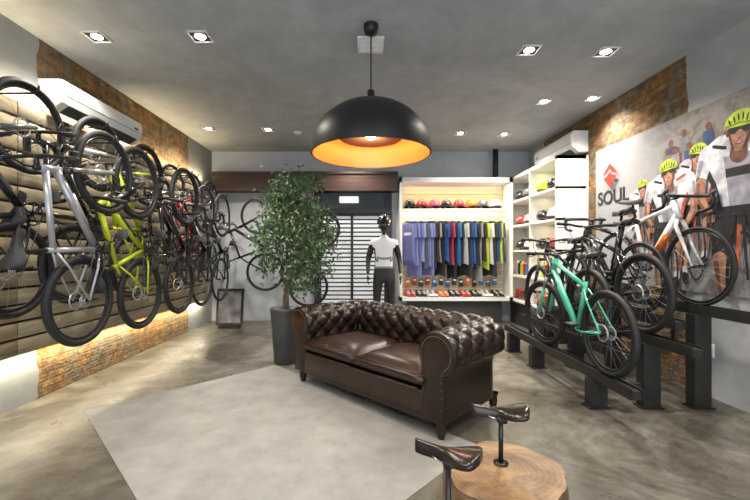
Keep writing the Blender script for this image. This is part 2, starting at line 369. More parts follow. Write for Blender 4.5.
def bicycle(M, frame, accent, mtb=True, steer=0.0, rim=None, saddlem=None, bar=0.29):
    k = MB(); k.M = M
    rim = rim or BLKM; R = 0.345 if mtb else 0.335; tr = 0.026 if mtb else 0.014
    WB = 1.06 if mtb else 0.99
    rh = Vector((0,0,R)); fh = Vector((WB,0,R)); bb = Vector((0.42,0,0.29))
    st = Vector((0.29,0,0.74)) if mtb else Vector((0.285,0,0.80))
    ht = Vector((WB-0.235,0,0.90)) if not mtb else Vector((WB-0.25,0,0.92)); hb = ht + Vector((0.05,0,-0.13))
    wheel(k, rh, R, tr, rim, None, mtb)
    k.tube([bb, hb+Vector((-0.01,0,0.02))], [0.026,0.028] , frame, 10)
    mid0 = bb.lerp(hb, 0.3); mid1 = bb.lerp(hb, 0.72)
    k.tube([mid0, mid1], 0.0295, accent, 10)
    k.tube([st+Vector((0.01,0,-0.05)), ht+Vector((0.01,0,-0.03))], [0.019,0.023], frame, 10)
    k.tube([bb, st], [0.022,0.018], frame, 10)
    k.tube([ht+Vector((-0.005,0,0.015)), hb+Vector((0.005,0,-0.01))], 0.026, frame, 10)
    for sy in (-1, 1):
        k.tube([bb+Vector((-0.03,sy*0.03,0)), bb+Vector((-0.16,sy*0.05,0.01)), rh+Vector((0.0,sy*0.062,0))], 0.010, frame, 7)
        k.tube([st+Vector((0,sy*0.016,-0.07)), st+Vector((-0.08,sy*0.045,-0.16)), rh+Vector((0,sy*0.062,0))], 0.008, frame, 7)
    k.tube([bb+Vector((0,-0.05,0)), bb+Vector((0,0.05,0))], 0.026, BLKM, 10)
    dirp = (st-bb).normalized(); sp = st + dirp*(0.20 if mtb else 0.15)
    k.tube([st, sp], 0.0135, BLKM, 8)
    k.M = M @ Matrix.Translation(sp+Vector((0.0,0,0.055))); saddle(k, saddlem or BLACK, 1.0, 12, 6); k.M = M
    k.torus(bb+Vector((0,-0.055,0)), 0.085, 0.006, BLKM, 'y', 24, 4)
    for a in range(5):
        q = 2*pi*a/5; k.tube([bb+Vector((0,-0.055,0)), bb+Vector((0.082*cos(q),-0.055,0.082*sin(q)))], 0.006, BLKM, 4)
    for sy, q in ((-1, -0.5), (1, -0.5+pi)):
        e = bb+Vector((0.172*cos(q), sy*0.085, 0.172*sin(q)))
        k.tube([bb+Vector((0,sy*0.07,0)), e], [0.012,0.009], BLKM, 6)
        k.rbox(e+Vector((0,sy*0.05,0)), (0.085,0.09,0.016), DARKG, 0.005, 1)
    for i in range(4): k.torus(rh+Vector((0,-0.03-0.006*i,0)), 0.055-0.008*i, 0.004, CHROME, 'y', 18, 4)
    for dz in (1, -1):
        k.tube([rh+Vector((0,-0.045,dz*0.045)), bb+Vector((0,-0.055,dz*0.085))], 0.004, DARKG, 4)
    k.tube([rh+Vector((0.0,-0.05,-0.01)), rh+Vector((0.03,-0.055,-0.10))], 0.010, BLKM, 5)
    ax = (ht-hb).normalized()
    k.M = M @ Matrix.Translation(hb) @ Matrix.Rotation(steer, 4, ax) @ Matrix.Translation(-hb)
    wheel(k, fh, R, tr, rim, None, mtb)
    crown = hb - ax*0.035
    if mtb:
        k.rbox(crown, (0.05,0.15,0.035), BLKM, 0.008, 1)
        for sy in (-1, 1):
            c0 = crown+Vector((0.01,sy*0.062,0)); low = fh+Vector((0,sy*0.062,0))
            k.tube([c0, c0.lerp(low, 0.4)], 0.014, CHROME, 8); k.tube([c0.lerp(low, 0.35), low], [0.020,0.017], accent, 8)
    else:
        for sy in (-1, 1):
            c0 = crown+Vector((0,sy*0.02,0)); low = fh+Vector((0,sy*0.05,0))
            k.tube([c0, c0+Vector((0.01,sy*0.024,-0.05)), c0.lerp(low,0.6)+Vector((-0.012,0,0)), low], [0.016,0.017,0.013,0.008], frame, 8)
    stem0 = ht+ax*0.035; stem1 = stem0+Vector((0.075,0,0.02))
    k.tube([ht, stem0+ax*0.02], 0.018, BLKM, 8); k.tube([stem0, stem1], 0.016, BLKM, 8)
    if mtb:
        w = bar
        k.tube([stem1+Vector((-0.04,-w,0.02)), stem1+Vector((-0.02,-w*0.6,0.018)), stem1+Vector((0,-0.05,0)), stem1+Vector((0,0.05,0)), stem1+Vector((-0.02,w*0.6,0.018)), stem1+Vector((-0.04,w,0.02))], 0.013, BLKM, 8)
        for sy in (-1, 1):
            k.tube([stem1+Vector((-0.042,sy*(w+0.005),0.02)), stem1+Vector((-0.026,sy*(w-0.10),0.018))], 0.018, BLACK, 8)
            k.tube([stem1+Vector((-0.0,sy*(w-0.13),0.01)), stem1+Vector((0.045,sy*(w-0.10),-0.01)), stem1+Vector((0.03,sy*(w-0.03),-0.015))], 0.006, DARKG, 5)
            k.tube([stem1+Vector((0.02,sy*(w-0.15),0.0)), stem1+Vector((0.13,sy*0.08,-0.08)), stem1+Vector((0.05,sy*0.03,-0.22))], 0.003, BLACK, 4)
    else:
        for sy in (-1, 1):
            k.tube([stem1, stem1+Vector((0,sy*0.19,0)), stem1+Vector((0.02,sy*0.205,0)), stem1+Vector((0.08,sy*0.21,-0.005)), stem1+Vector((0.105,sy*0.212,-0.05)), stem1+Vector((0.075,sy*0.215,-0.11)), stem1+Vector((0.0,sy*0.218,-0.13)), stem1+Vector((-0.04,sy*0.218,-0.13))], 0.0145, BLACK, 8)
            k.tube([stem1+Vector((0.07,sy*0.21,0.0)), stem1+Vector((0.12,sy*0.21,0.035))], 0.016, DARKG, 7)
            k.tube([stem1+Vector((0.12,sy*0.21,0.02)), stem1+Vector((0.135,sy*0.21,-0.05)), stem1+Vector((0.115,sy*0.21,-0.10))], 0.006, DARKG, 5)
    k.M = Matrix.Identity(4)
    return k

def frame_matrix(rear, front, up):
    x = (Vector(front)-Vector(rear)).normalized(); z = Vector(up); z = (z-x*z.dot(x)).normalized(); y = z.cross(x)
    m = Matrix(((x.x,y.x,z.x,0),(x.y,y.y,z.y,0),(x.z,y.z,z.z,0),(0,0,0,1)))
    return Matrix.Translation(Vector(rear)) @ m @ Matrix.Translation((0,0,-0.34))

def paint(n, c, r=0.25, me=0.1): return mat(n, c, r, me, coat=0.5)
P_SIL = paint('paint_silver', (0.42,0.43,0.46), 0.3, 0.4); P_BLK = paint('paint_black', (0.012,0.012,0.015))
P_YEL = paint('paint_lime', (0.50,0.60,0.02)); P_RED = paint('paint_red', (0.45,0.02,0.02)); P_WHT = paint('paint_white', (0.75,0.75,0.75))
P_GRN = paint('paint_mint_green', (0.09,0.55,0.34)); P_ORG = paint('paint_orange', (0.75,0.17,0.02)); P_BLU = paint('paint_blue', (0.04,0.18,0.5)); P_GRY = paint('paint_grey', (0.12,0.12,0.13))

LEFT = [
 (-2.50, 2.66,1.17,  2.78,2.20, -1, P_BLK,P_GRY, True),
 (-2.16, 2.86,0.93,  3.12,1.93, -1, P_SIL,P_SIL, True),
 (-2.50, 3.22,1.20,  3.52,2.18, -1, P_BLK,P_WHT, True),
 (-2.18, 3.66,0.90,  3.60,1.94, -1, P_YEL,P_BLK, True),
 (-2.50, 4.02,1.15,  4.28,2.15, -1, P_YEL,P_YEL, True),
 (-2.18, 4.42,0.92,  4.55,1.95, -1, P_BLK,P_GRY, True),
 (-2.56, 4.85,1.15,  4.98,2.13,  -1, P_BLK,P_RED, False),
 (-2.22, 5.12,0.90,  5.20,1.90, -1, P_BLK,P_WHT, False),
 (-2.56, 5.50,1.15,  5.58,2.12, -1, P_RED,P_BLK, False),
 (-2.22, 5.75,0.88,  5.82,1.88, -1, P_BLK,P_GRY, False),
 (-2.56, 6.15,1.15,  6.20,2.12, -1, P_GRY,P_ORG, False),
]
for i, (x, y0, z0, y1, z1, up, c1, c2, m_) in enumerate(LEFT):
    M = frame_matrix((x,y0,z0), (x,y1,z1), (0.0, up, 0.0))
    k = bicycle(M, c1, c2, m_, 0.0)
    d = (Vector((0,y1-y0,z1-z0))).normalized(); WB = 1.06 if m_ else 0.99
    top = Vector((x, y0, z0)) + d*WB + Vector((0,0,0.285 if m_ else 0.30))
    k.tube([(XL+0.085, top.y, top.z-0.03), (x+0.05, top.y, top.z-0.03), (x+0.08, top.y, top.z), (x+0.08, top.y, top.z+0.03)], 0.008, BLKM, 6)
    k.box((XL+0.084, top.y, top.z-0.04), (0.012, 0.06, 0.12), BLKM)
    k.build('bicycle')
for (x0, x1, y, z, c1, c2) in ((-1.75,-1.85,6.56,0.95,P_BLK,P_GRY), (-1.15,-1.05,6.52,0.95,P_GRY,P_BLK), (-0.95,-0.75,6.25,0.72,P_BLK,P_WHT)):
    M = frame_matrix((x0,y,z), (x1,y,z+0.98), (-1.0, 0, 0))
    k = bicycle(M, c1, c2, False)
    k.tube([(x1, YB-0.01, z+1.23), (x1, y-0.03, z+1.23), (x1, y-0.06, z+1.27)], 0.008, BLKM, 6); k.build('bicycle')

# right: tiered stand
STD = wood_mat('stand_black_metal', (0.010,0.010,0.010), (0.022,0.021,0.020), 'y', 1, 0.45)
k = MB()
rails = [(1.94, 0.30, 2.68, 5.1), (2.16, 0.45, 3.1, 5.1), (2.38, 0.60, 2.68, 5.1), (2.60, 0.72, 3.1, 4.95), (2.80, 0.84, 2.68, 4.95)]
for x, z, ya, yb in rails:
    k.box2((x-0.04, ya, z-0.06), (x+0.04, yb, z), STD)
    for s_ in (-1, 1): k.box2((x+s_*0.04-0.005, ya, z-0.06), (x+s_*0.04+0.005, yb, z+0.018), STD)
for yy in (3.15, 4.24, 4.9):
    for x, z in ((1.94,0.24), (2.38,0.54), (2.80,0.78)):
        k.box2((x-0.07, yy-0.045, 0), (x+0.07, yy+0.045, z), STD)
        k.box2((x-0.09, yy-0.06, 0), (x+0.09, yy+0.06, 0.012), STD)
    k.box2((1.94, yy-0.025, 0.16), (2.38, yy+0.025, 0.2), STD); k.box2((2.38, yy-0.025, 0.46), (2.80, yy+0.025, 0.5), STD)
    k.box2((2.145, yy-0.02, 0.2), (2.175, yy+0.02, 0.39), STD); k.box2((2.585, yy-0.02, 0.5), (2.615, yy+0.02, 0.66), STD)
k.build('bike_display_stand')
RIGHT = [
 ((1.94,3.00,0), (1.94,4.06,0), 0.305, P_GRN,P_GRN, True, 0.15),
 ((2.38,3.22,0), (2.38,4.28,0), 0.605, P_BLK,P_GRY, True, -0.1),
 ((2.78,4.15,0), (2.80,3.16,0), 0.845, P_WHT,P_ORG, False, 0.0),
 ((2.16,3.62,0), (2.16,4.68,0), 0.455, P_BLK,P_BLK, True, 0.0),
 ((2.60,3.55,0), (2.60,4.54,0), 0.725, P_BLK,P_GRY, False, 0.0),
]
for r, f, z, c1, c2, m_, st_ in RIGHT:
    R_ = 0.34
    M = frame_matrix((r[0],r[1],z+R_), (f[0],f[1],z+R_), (0.0, 0, 1))
    k = bicycle(M, c1, c2, m_, st_); k.build('bicycle')

# ------------------------------------------------------------ mural
def parent_keep(c, p):
    mw = c.matrix_world.copy(); c.parent = p; c.matrix_parent_inverse = p.matrix_world.inverted(); c.matrix_world = mw
def mural():
    k = MB(); Y0, Z0, W, Hh = 5.0, 0.93, 2.75, 1.70
    kb = NB('mural_print', 0.45)
    n = kb.noise(kb.comb(kb.y, kb.z), 3.2, 7, 0.6, 1.5)
    base = kb.ramp(n, [(0.30,(0.03,0.03,0.035)), (0.42,(0.12,0.09,0.075)), (0.5,(0.26,0.23,0.21)), (0.58,(0.14,0.15,0.11)), (0.7,(0.42,0.38,0.38))])
    zf = kb.ramp(kb.math('MULTIPLY', kb.math('SUBTRACT', kb.z, 0.93), 0.588), [(0.0,(0.30,0.30,0.32)), (0.36,(0.24,0.24,0.26)), (0.44,(0.08,0.075,0.065)), (1.0,(0.24,0.23,0.22))])
    c = kb.mix(0.4, base, zf)
    yf = kb.ramp(kb.math('MULTIPLY', kb.math('ADD', kb.math('SUBTRACT', 5.0, kb.y), kb.math('MULTIPLY', n, 0.3)), 0.4), [(0.0,(1,1,1)), (0.30,(0.9,)*3), (0.62,(0,0,0))])
    c = kb.mix(yf, c, (0.36,0.36,0.38)); kb.color(c)
    x0 = XR-0.022
    k.box2((x0, Y0-W, Z0), (XR-0.002, Y0, Z0+Hh), kb.m)
    lay = [0]
    def T(a, b): return (x0-0.0005-0.00008*lay[0], Y0-min(max(a,0.005),W-0.005), Z0+min(max(b,0.005),Hh-0.005))
    def poly(pts, m): lay[0] += 1; k.add([T(*p) for p in pts], [tuple(range(len(pts)))], m, False)
    def ell(cx, cy, rx, ry, m, rot=0.0, n=28): poly([(cx+rx*cos(t)*cos(rot)-ry*sin(t)*sin(rot), cy+rx*cos(t)*sin(rot)+ry*sin(t)*cos(rot)) for t in [2*pi*i/n for i in range(n)]], m)
    def ringp(cx, cy, rx, ry, w, m, n=40):
        lay[0] += 1; vs = []
        for i in range(n):
            t = 2*pi*i/n; vs.append(T(cx+rx*cos(t), cy+ry*sin(t))); vs.append(T(cx+(rx-w)*cos(t), cy+(ry-w)*sin(t)))
        k.add(vs, [(2*i, (2*i+2)%(2*n), (2*i+3)%(2*n), 2*i+1) for i in range(n)], m, False)
    def limb(p, q, w0, w1, m):
        dx, dy = q[0]-p[0], q[1]-p[1]
        arc = lambda c, w, a0: [(c[0]+w*cos(a0+pi*i/8), c[1]+w*sin(a0+pi*i/8)) for i in range(9)]
        th = math.atan2(dy, dx)
        poly(arc(q, w1, th-pi/2)+arc(p, w0, th+pi/2), m)
    I = lambda n, c, s=10: mat('mural_ink_'+n, c, 0.45, noise=0.42, nscale=s)
    SK, SK2, HE, HD, DK, WH, WS, OR, GR, MO, TE = I('skin',(0.34,0.17,0.11),16), I('skin_shade',(0.15,0.065,0.04),16), I('lime',(0.42,0.52,0.04),14), I('lime_shade',(0.18,0.25,0.02),14), I('dark',(0.015,0.015,0.02)), I('white',(0.50,0.49,0.53)), I('white_shade',(0.25,0.24,0.28)), I('orange',(0.36,0.07,0.03)), I('grey',(0.16,0.16,0.18)), I('mouth',(0.20,0.05,0.04)), I('teeth',(0.5,0.48,0.45))
    def rider(a, b, s, lean=0.0, tilt=0.0):
        P = lambda x, y: (a+s*(x+lean*y*0.15), b+s*y)
        def Hd(x, y): return P(x*cos(tilt)-(y+1)*sin(tilt), (x*sin(tilt)+(y+1)*cos(tilt))-1)
        for sx in (-1, 1):
            hy = sx*0.7
            limb(P(sx*0.8,-4.0), P(sx*1.15,-6.4+hy), s*0.75, s*0.5, DK)
            limb(P(sx*1.15,-6.6+hy), P(sx*0.95,-9.2+hy), s*0.46, s*0.24, SK); limb(P(sx*1.35,-6.8+hy), P(sx*1.1,-9.0+hy), s*0.16, s*0.08, SK2)
            limb(P(sx*0.95,-9.2+hy), P(sx*0.9,-9.8+hy), s*0.26, s*0.26, WH); limb(P(sx*0.9,-9.8+hy), P(sx*0.85,-10.3+hy), s*0.32, s*0.28, DK)
        ringp(*P(0.15,-8.3), s*0.95, s*2.6, s*0.2, DK)
        for q in range(7):
            t = q*pi/7; limb(P(0.15+0.78*cos(t),-8.3+2.4*sin(t)), P(0.15-0.78*cos(t),-8.3-2.4*sin(t)), s*0.02, s*0.02, GR)
        limb(P(0.0,-5.0), P(-0.15,-8.3), s*0.11, s*0.06, OR); limb(P(0.2,-5.0), P(0.45,-8.3), s*0.11, s*0.06, DK); limb(P(0.1,-3.9), P(0.1,-5.2), s*0.22, s*0.2, DK)
        poly([P(-2.1,-0.7),P(-1.2,-0.25),P(1.2,-0.25),P(2.1,-0.7),P(2.25,-1.6),P(1.7,-2.9),P(1.3,-4.3),P(-1.3,-4.3),P(-1.7,-2.9),P(-2.25,-1.6)], WH)
        poly([P(-0.9,-1.5),P(0.9,-1.5),P(0.7,-3.0),P(0.55,-4.3),P(-0.55,-4.3),P(-0.7,-3.0)], WS)
        poly([P(1.95,-1.7),P(2.05,-2.2),P(1.7,-2.9),P(1.3,-4.3),P(0.95,-4.3),P(1.35,-2.9)], OR)
        poly([P(-1.95,-1.7),P(-2.05,-2.2),P(-1.7,-2.9),P(-1.3,-4.3),P(-0.95,-4.3),P(-1.35,-2.9)], DK)
        poly([P(-0.8,-2.2),P(0.8,-2.2),P(0.75,-2.7),P(-0.75,-2.7)], DK); limb(P(-1.5,-0.75),P(-0.8,-1.0), s*0.1, s*0.1, DK); limb(P(1.5,-0.75),P(0.8,-1.0), s*0.1, s*0.1, OR)
        for sx in (-1, 1):
            limb(P(sx*1.95,-1.1), P(sx*2.3,-2.3), s*0.50, s*0.42, WH); limb(P(sx*2.3,-1.5), P(sx*2.5,-2.3), s*0.16, s*0.14, WS)
            limb(P(sx*2.15,-2.62), P(sx*2.5,-2.5), s*0.16, s*0.16, DK)
            limb(P(sx*2.33,-2.7), P(sx*2.4,-3.6), s*0.32, s*0.30, SK); limb(P(sx*2.4,-3.6), P(sx*1.65,-4.75), s*0.30, s*0.21, SK)
            limb(P(sx*2.5,-2.8), P(sx*2.55,-3.5), s*0.12, s*0.12, SK2); limb(P(sx*2.5,-3.75), P(sx*1.85,-4.75), s*0.10, s*0.07, SK2)
        limb(P(-1.8,-4.75), P(1.8,-4.75), s*0.12, s*0.12, DK)
        for sx in (-1, 1):
            limb(P(sx*1.8,-4.8), P(sx*1.85,-5.6), s*0.13, s*0.11, DK)
            ell(*P(sx*1.62,-4.85), s*0.30, s*0.34, DK)
            for q in range(4): limb(P(sx*(1.45+0.12*q),-4.75), P(sx*(1.45+0.12*q),-5.1), s*0.055, s*0.05, SK if q % 2 else SK2)
        limb(Hd(0,-0.9), Hd(0,-1.5), s*0.42, s*0.50, SK2)
        poly([Hd(-0.62,0.25),Hd(-0.66,-0.4),Hd(-0.52,-0.95),Hd(-0.22,-1.35),Hd(0.22,-1.35),Hd(0.52,-0.95),Hd(0.66,-0.4),Hd(0.62,0.25)], SK)
        poly([Hd(0.30,0.1),Hd(0.66,-0.2),Hd(0.62,-0.5),Hd(0.5,-0.95),Hd(0.22,-1.35),Hd(0.18,-1.2),Hd(0.36,-0.8)], SK2)
        for sx in (-1,1): ell(*Hd(sx*0.70,-0.32), s*0.10, s*0.2, SK2, 0, 12)
        ell(*Hd(0,-0.93), s*0.22, s*0.09, MO, 0, 16); ell(*Hd(0,-0.90), s*0.13, s*0.03, TE, 0, 14)
        poly([Hd(-0.09,-0.2),Hd(0.09,-0.2),Hd(0.17,-0.62),Hd(0.0,-0.70),Hd(-0.17,-0.62)], SK); ell(*Hd(0.0,-0.68), s*0.14, s*0.05, SK2, 0, 12)
        poly([Hd(-0.62,-0.02),Hd(0,-0.06),Hd(0.62,-0.02),Hd(0.58,-0.34),Hd(0.28,-0.42),Hd(0.06,-0.22),Hd(-0.06,-0.22),Hd(-0.28,-0.42),Hd(-0.58,-0.34)], DK)
        limb(Hd(-0.66,-0.1), Hd(-0.3,-1.25), s*0.035, s*0.035, DK); limb(Hd(0.66,-0.1), Hd(0.3,-1.25), s*0.035, s*0.035, DK)
        poly([Hd(cos(t)*0.92, 0.06+max(sin(t),-0.12)*0.80) for t in [pi*(-0.05+1.1*i/20) for i in range(21)]], HE)
        poly([Hd(-0.9,0.1),Hd(-0.85,-0.02),Hd(0,0.10),Hd(0.85,-0.02),Hd(0.9,0.1),Hd(0,0.2)], HD)
        for q in (-0.62, -0.36, -0.12, 0.12, 0.36, 0.62):
            ell(*Hd(q,0.48-0.35*abs(q)), s*0.055, s*0.24*(1-0.3*abs(q)), DK, -q*0.6, 14)
            ell(*Hd(q*0.8,0.26), s*0.05, s*0.07, HD, 0, 10)
    for i in range(34):
        rr_ = random.Random(i); a = rr_.uniform(1.0, 2.7); b = rr_.uniform(1.0, 1.5)
        cm = [I('crowd_red',(0.18,0.04,0.03)), I('crowd_blue',(0.05,0.07,0.16)), GR, WS, DK, I('crowd_tan',(0.24,0.18,0.13))][i % 6]
        poly([(a-0.06,b-0.25),(a+0.06,b-0.25),(a+0.05,b),(a-0.05,b)], cm); ell(a, b+0.035, 0.03, 0.04, SK2, 0, 12)
    rider(0.86, 1.10, 0.085, 0.1, 0.1); rider(1.54, 1.28, 0.108, 0.2, -0.15); rider(2.44, 1.28, 0.155, -0.2, 0.1); rider(1.24, 1.20, 0.122, 0.15, 0.08); rider(1.95, 1.40, 0.150, 0.0, -0.08)
    RD = I('red',(0.45,0.03,0.02))
    poly([(0.20,1.33),(0.26,1.40),(0.34,1.47),(0.42,1.40),(0.48,1.33),(0.40,1.35),(0.34,1.40),(0.28,1.35)], RD)
    poly([(0.22,1.30),(0.29,1.32),(0.34,1.36),(0.39,1.32),(0.46,1.30),(0.34,1.17)], RD)
    ob = k.build('cycling_mural', fixn=False)
    cu = bpy.data.curves.new('mural_lettering', 'FONT'); cu.body = 'SOUL'; cu.size = 0.235; cu.extrude = 0.001; cu.offset = 0.006
    t = bpy.data.objects.new('mural_lettering', cu); COL.objects.link(t)
    t.matrix_world = Matrix(((0,0,-1,x0-0.004),(-1,0,0,Y0-0.05),(0,1,0,Z0+0.98),(0,0,0,1)))
    cu.materials.append(DK)
    bpy.context.view_layer.update()
    parent_keep(t, ob)
mural()
k = MB(); k.rbox((XR-0.008, 3.36, 0.42), (0.012, 0.08, 0.12), WPLAS, 0.003, 1); k.box((XR-0.015, 3.36, 0.42), (0.002, 0.04, 0.04), DARKG); k.build('power_socket')

# ------------------------------------------------------------ display cabinet (back wall + return)
zc0, zc1 = 0.42, 2.645
yfC = 6.74
SLW = mat('cabinet_slat_beige', (0.52,0.42,0.27), 0.5)
k = MB()
T_ = 0.04
k.box2((0.63, YB-0.03, zc0), (2.66, YB-0.002, zc1), WHITE)
k.box2((0.63, yfC, zc0), (0.63+T_, YB-0.03, zc1), WHITE); k.box2((2.60, yfC, zc0), (2.66, YB-0.03, zc1), WHITE)
k.box2((0.63, yfC, zc1-0.09), (2.66, YB-0.03, zc1), WHITE); k.box2((0.63, yfC, zc0), (2.66, YB-0.03, zc0+0.07), WHITE)
k.box2((0.67, yfC+0.02, 2.05), (2.60, YB-0.03, 2.085), WHITE)
for i in range(17):
    z = 0.50+i*0.118
    if 2.0 < z < 2.1 or z > 2.47: continue
    k.box2((0.68, YB-0.045, z), (2.59, YB-0.03, z+0.105), SLW)
k.tube([(0.67,6.9,1.93),(2.60,6.9,1.93)], 0.012, CHROME, 8)
k.box2((0.8, 6.85, 0), (2.5, YB-0.01, zc0), mat('plinth_dark', (0.05,0.05,0.05), 0.6))
xr0 = 2.66; ya, yb = 5.2, YB-0.01
k.box2((XR-0.03, ya, zc0), (XR-0.003, yb, zc1), WHITE)
k.box2((xr0, ya, zc0), (XR-0.03, ya+0.05, zc1), WHITE)
k.box2((xr0, ya, zc1-0.05), (XR-0.03, yb, zc1), WHITE)
for z in (zc0, 0.86, 1.30, 1.74, 2.18): k.box2((xr0, ya, z), (XR-0.03, yb, z+0.035), WHITE)
k.box2((xr0, 6.05, zc0), (XR-0.03, 6.08, zc1), WHITE)
k.box2((2.75, ya+0.1, 0), (XR-0.01, yb, zc0), mat('plinth_dark'))
k.build('display_cabinet')
CW = (1,0.80,0.50)
area('cabinet_top_lamp', (1.63, 6.85, 2.54), (0,0,0), 1.8, 0.08, 9, CW)
area('cabinet_rail_lamp', (1.63, 6.80, 2.04), (radians(10),0,0), 1.8, 0.05, 12, CW)
area('cabinet_back_lamp', (1.63, 7.02, 2.04), (0,0,0), 1.8, 0.03, 7, CW)
for z in (2.58, 2.17, 1.73, 1.29, 0.85):
    area('shelf_lamp', (2.90, 5.62, z), (0,0,0), 0.05, 0.7, 1.3, CW); area('shelf_lamp', (2.90, 6.5, z), (0,0,0), 0.05, 0.7, 1.3, CW)
k = MB(); k.tube([(2.42,6.95,2.65),(2.42,6.95,H-0.002)], 0.05, BLKM, 12); k.build('black_duct_pipe')

def helmet(c, m, rot=0.0, s=1.0):
    k = MB(); k.M = Matrix.Translation(c) @ Matrix.Rotation(rot, 4, 'Z') @ Matrix.Scale(s, 4)
    def f(u, v):
        a = 2*pi*u; b = pi/2*v
        g = 1+0.05*abs(sin(3*a))*cos(b)
        tail = 0.02*max(0, -cos(a))*cos(b)
        return (0.14*cos(b)**0.8*cos(a)*g - tail, 0.095*cos(b)**0.8*sin(a)*g, 0.125*sin(b)+0.02+0.02*cos(a)*cos(b))
    k.grid(f, 24, 8, m, True, False)
    k.grid(lambda u, v: tuple(f(u, 0)[i]*(1-0.12*v if i < 2 else 1)-(0.015*v if i == 2 else 0) for i in range(3)), 24, 1, DARKG, True, False)
    for y in (-0.05, -0.018, 0.018, 0.05):
        for x in (-0.07, 0.0, 0.07):
            zz = 0.02+0.125*sqrt(max(0.05, 1-(x/0.145)**2-(y/0.1)**2))
            k.ell((x, y, zz), (0.028, 0.009, 0.010), BLACK, 8, 6)
    k.tube([(0.05,0.085,0.02),(0.03,0.06,-0.005)], 0.004, BLACK, 4); k.tube([(0.05,-0.085,0.02),(0.03,-0.06,-0.005)], 0.004, BLACK, 4)
    k.M = Matrix.Identity(4); return k.build('bicycle_helmet')
HP = mat('paint_pink', (0.6,0.07,0.13), 0.3)
for i in range(8):
    helmet((0.82+i*0.225, 6.9, 2.099), [P_BLK, P_RED, HP, P_BLK, P_RED, P_ORG, P_GRY, P_WHT][i], -pi/2+0.2*(i % 3-1), 1.12)
for j, (y, z, m_) in enumerate(((5.5,1.775,P_WHT),(5.85,1.775,P_BLK),(6.3,1.775,P_WHT),(6.65,1.775,P_RED),(5.5,2.215,P_BLK),(5.85,2.215,P_YEL),(6.35,2.215,P_GRY),(6.7,2.215,P_BLK),(5.5,1.335,P_RED),(5.85,1.335,P_BLK),(6.3,1.335,P_WHT),(6.65,1.335,P_BLK))):
    helmet((2.84, y, z+0.013), m_, pi, 1.15)
def shoe(k, c, rot, m):
    M0 = k.M; k.M = Matrix.Translation(c) @ Matrix.Rotation(rot, 4, 'Z')
    def f(u, v):
        x = -0.13+0.27*u; a = pi*(v)
        h = 0.095-0.055*max(0, min(1, (u-0.25)/0.5)); w = 0.032+0.014*sin(pi*min(1,u*1.05))**1.0*(0.5+u)
        e = min(1, min(u, 1-u)*8+0.25)
        return (x, w*cos(a)*e, 0.012+h*sin(a)*e)
    k.grid(f, 12, 8, m); k.rbox((0.005,0,0.008), (0.27,0.075,0.016), DARKG, 0.007, 1)
    for i in range(3): k.box((0.02+i*0.035,0,0.085-i*0.014), (0.014,0.06,0.006), WHITE if m is not P_WHT else DARKG)
    k.M = M0
k = MB()
scol = [P_RED, P_BLK, P_WHT, P_ORG, P_BLK, P_RED, P_BLK, P_WHT, P_BLK]
for i in range(9):
    for d in (-0.045, 0.045): shoe(k, (0.82+i*0.20+d, 6.88, zc0+0.073), -pi/2+0.25, scol[i])
k.build('cycling_shoes')
k = MB()
def bottle(k, c, m, s=1.0):
    k.lathe([(0.0,0),(0.034*s,0),(0.036*s,0.01),(0.036*s,0.10*s),(0.030*s,0.115*s),(0.036*s,0.13*s),(0.034*s,0.155*s),(0.012*s,0.17*s),(0.010*s,0.19*s),(0,0.192*s)], m, c, 14)
for i, (y, z) in enumerate([(5.4+0.11*q, 0.895) for q in range(5)] + [(6.2+0.11*q, 0.895) for q in range(7)]):
    bottle(k, (2.80, y, z+0.003), [P_BLK, P_WHT, P_BLU, P_RED, P_YEL][i % 5], 1.3)
k.build('water_bottles')
k = MB()
for i, y in enumerate((5.42, 5.68, 5.92, 6.25, 6.55, 6.8)):
    k.rbox((2.86, y, zc0+0.125), (0.2, 0.2, 0.17), [P_BLK, DARKG, P_ORG, P_GRY, P_BLK, P_RED][i], 0.03, 2)
    k.tube([(2.86,y-0.05,zc0+0.2),(2.86,y-0.03,zc0+0.25),(2.86,y+0.03,zc0+0.25),(2.86,y+0.05,zc0+0.2)], 0.006, DARKG, 5)
k.build('saddle_bags')
# accessory packs pegged on the lower slats
k = MB(); rq = random.Random(5)
for i in range(14):
    x = 0.80+i*0.125; z = 0.72+0.03*(i % 2)
    cm = [P_BLK, P_WHT, P_RED, P_GRY, P_ORG, DARKG, P_BLU][rq.randrange(7)]
    k.rbox((x, YB-0.075, z), (0.085, 0.035, 0.13), cm, 0.008, 1); k.box((x, YB-0.094, z+0.03), (0.06, 0.002, 0.03), WHITE if cm is not P_WHT else DARKG)
    k.tube([(x, YB-0.045, z+0.08), (x, YB-0.11, z+0.08)], 0.003, CHROME, 4)
k.build('accessory_packs')

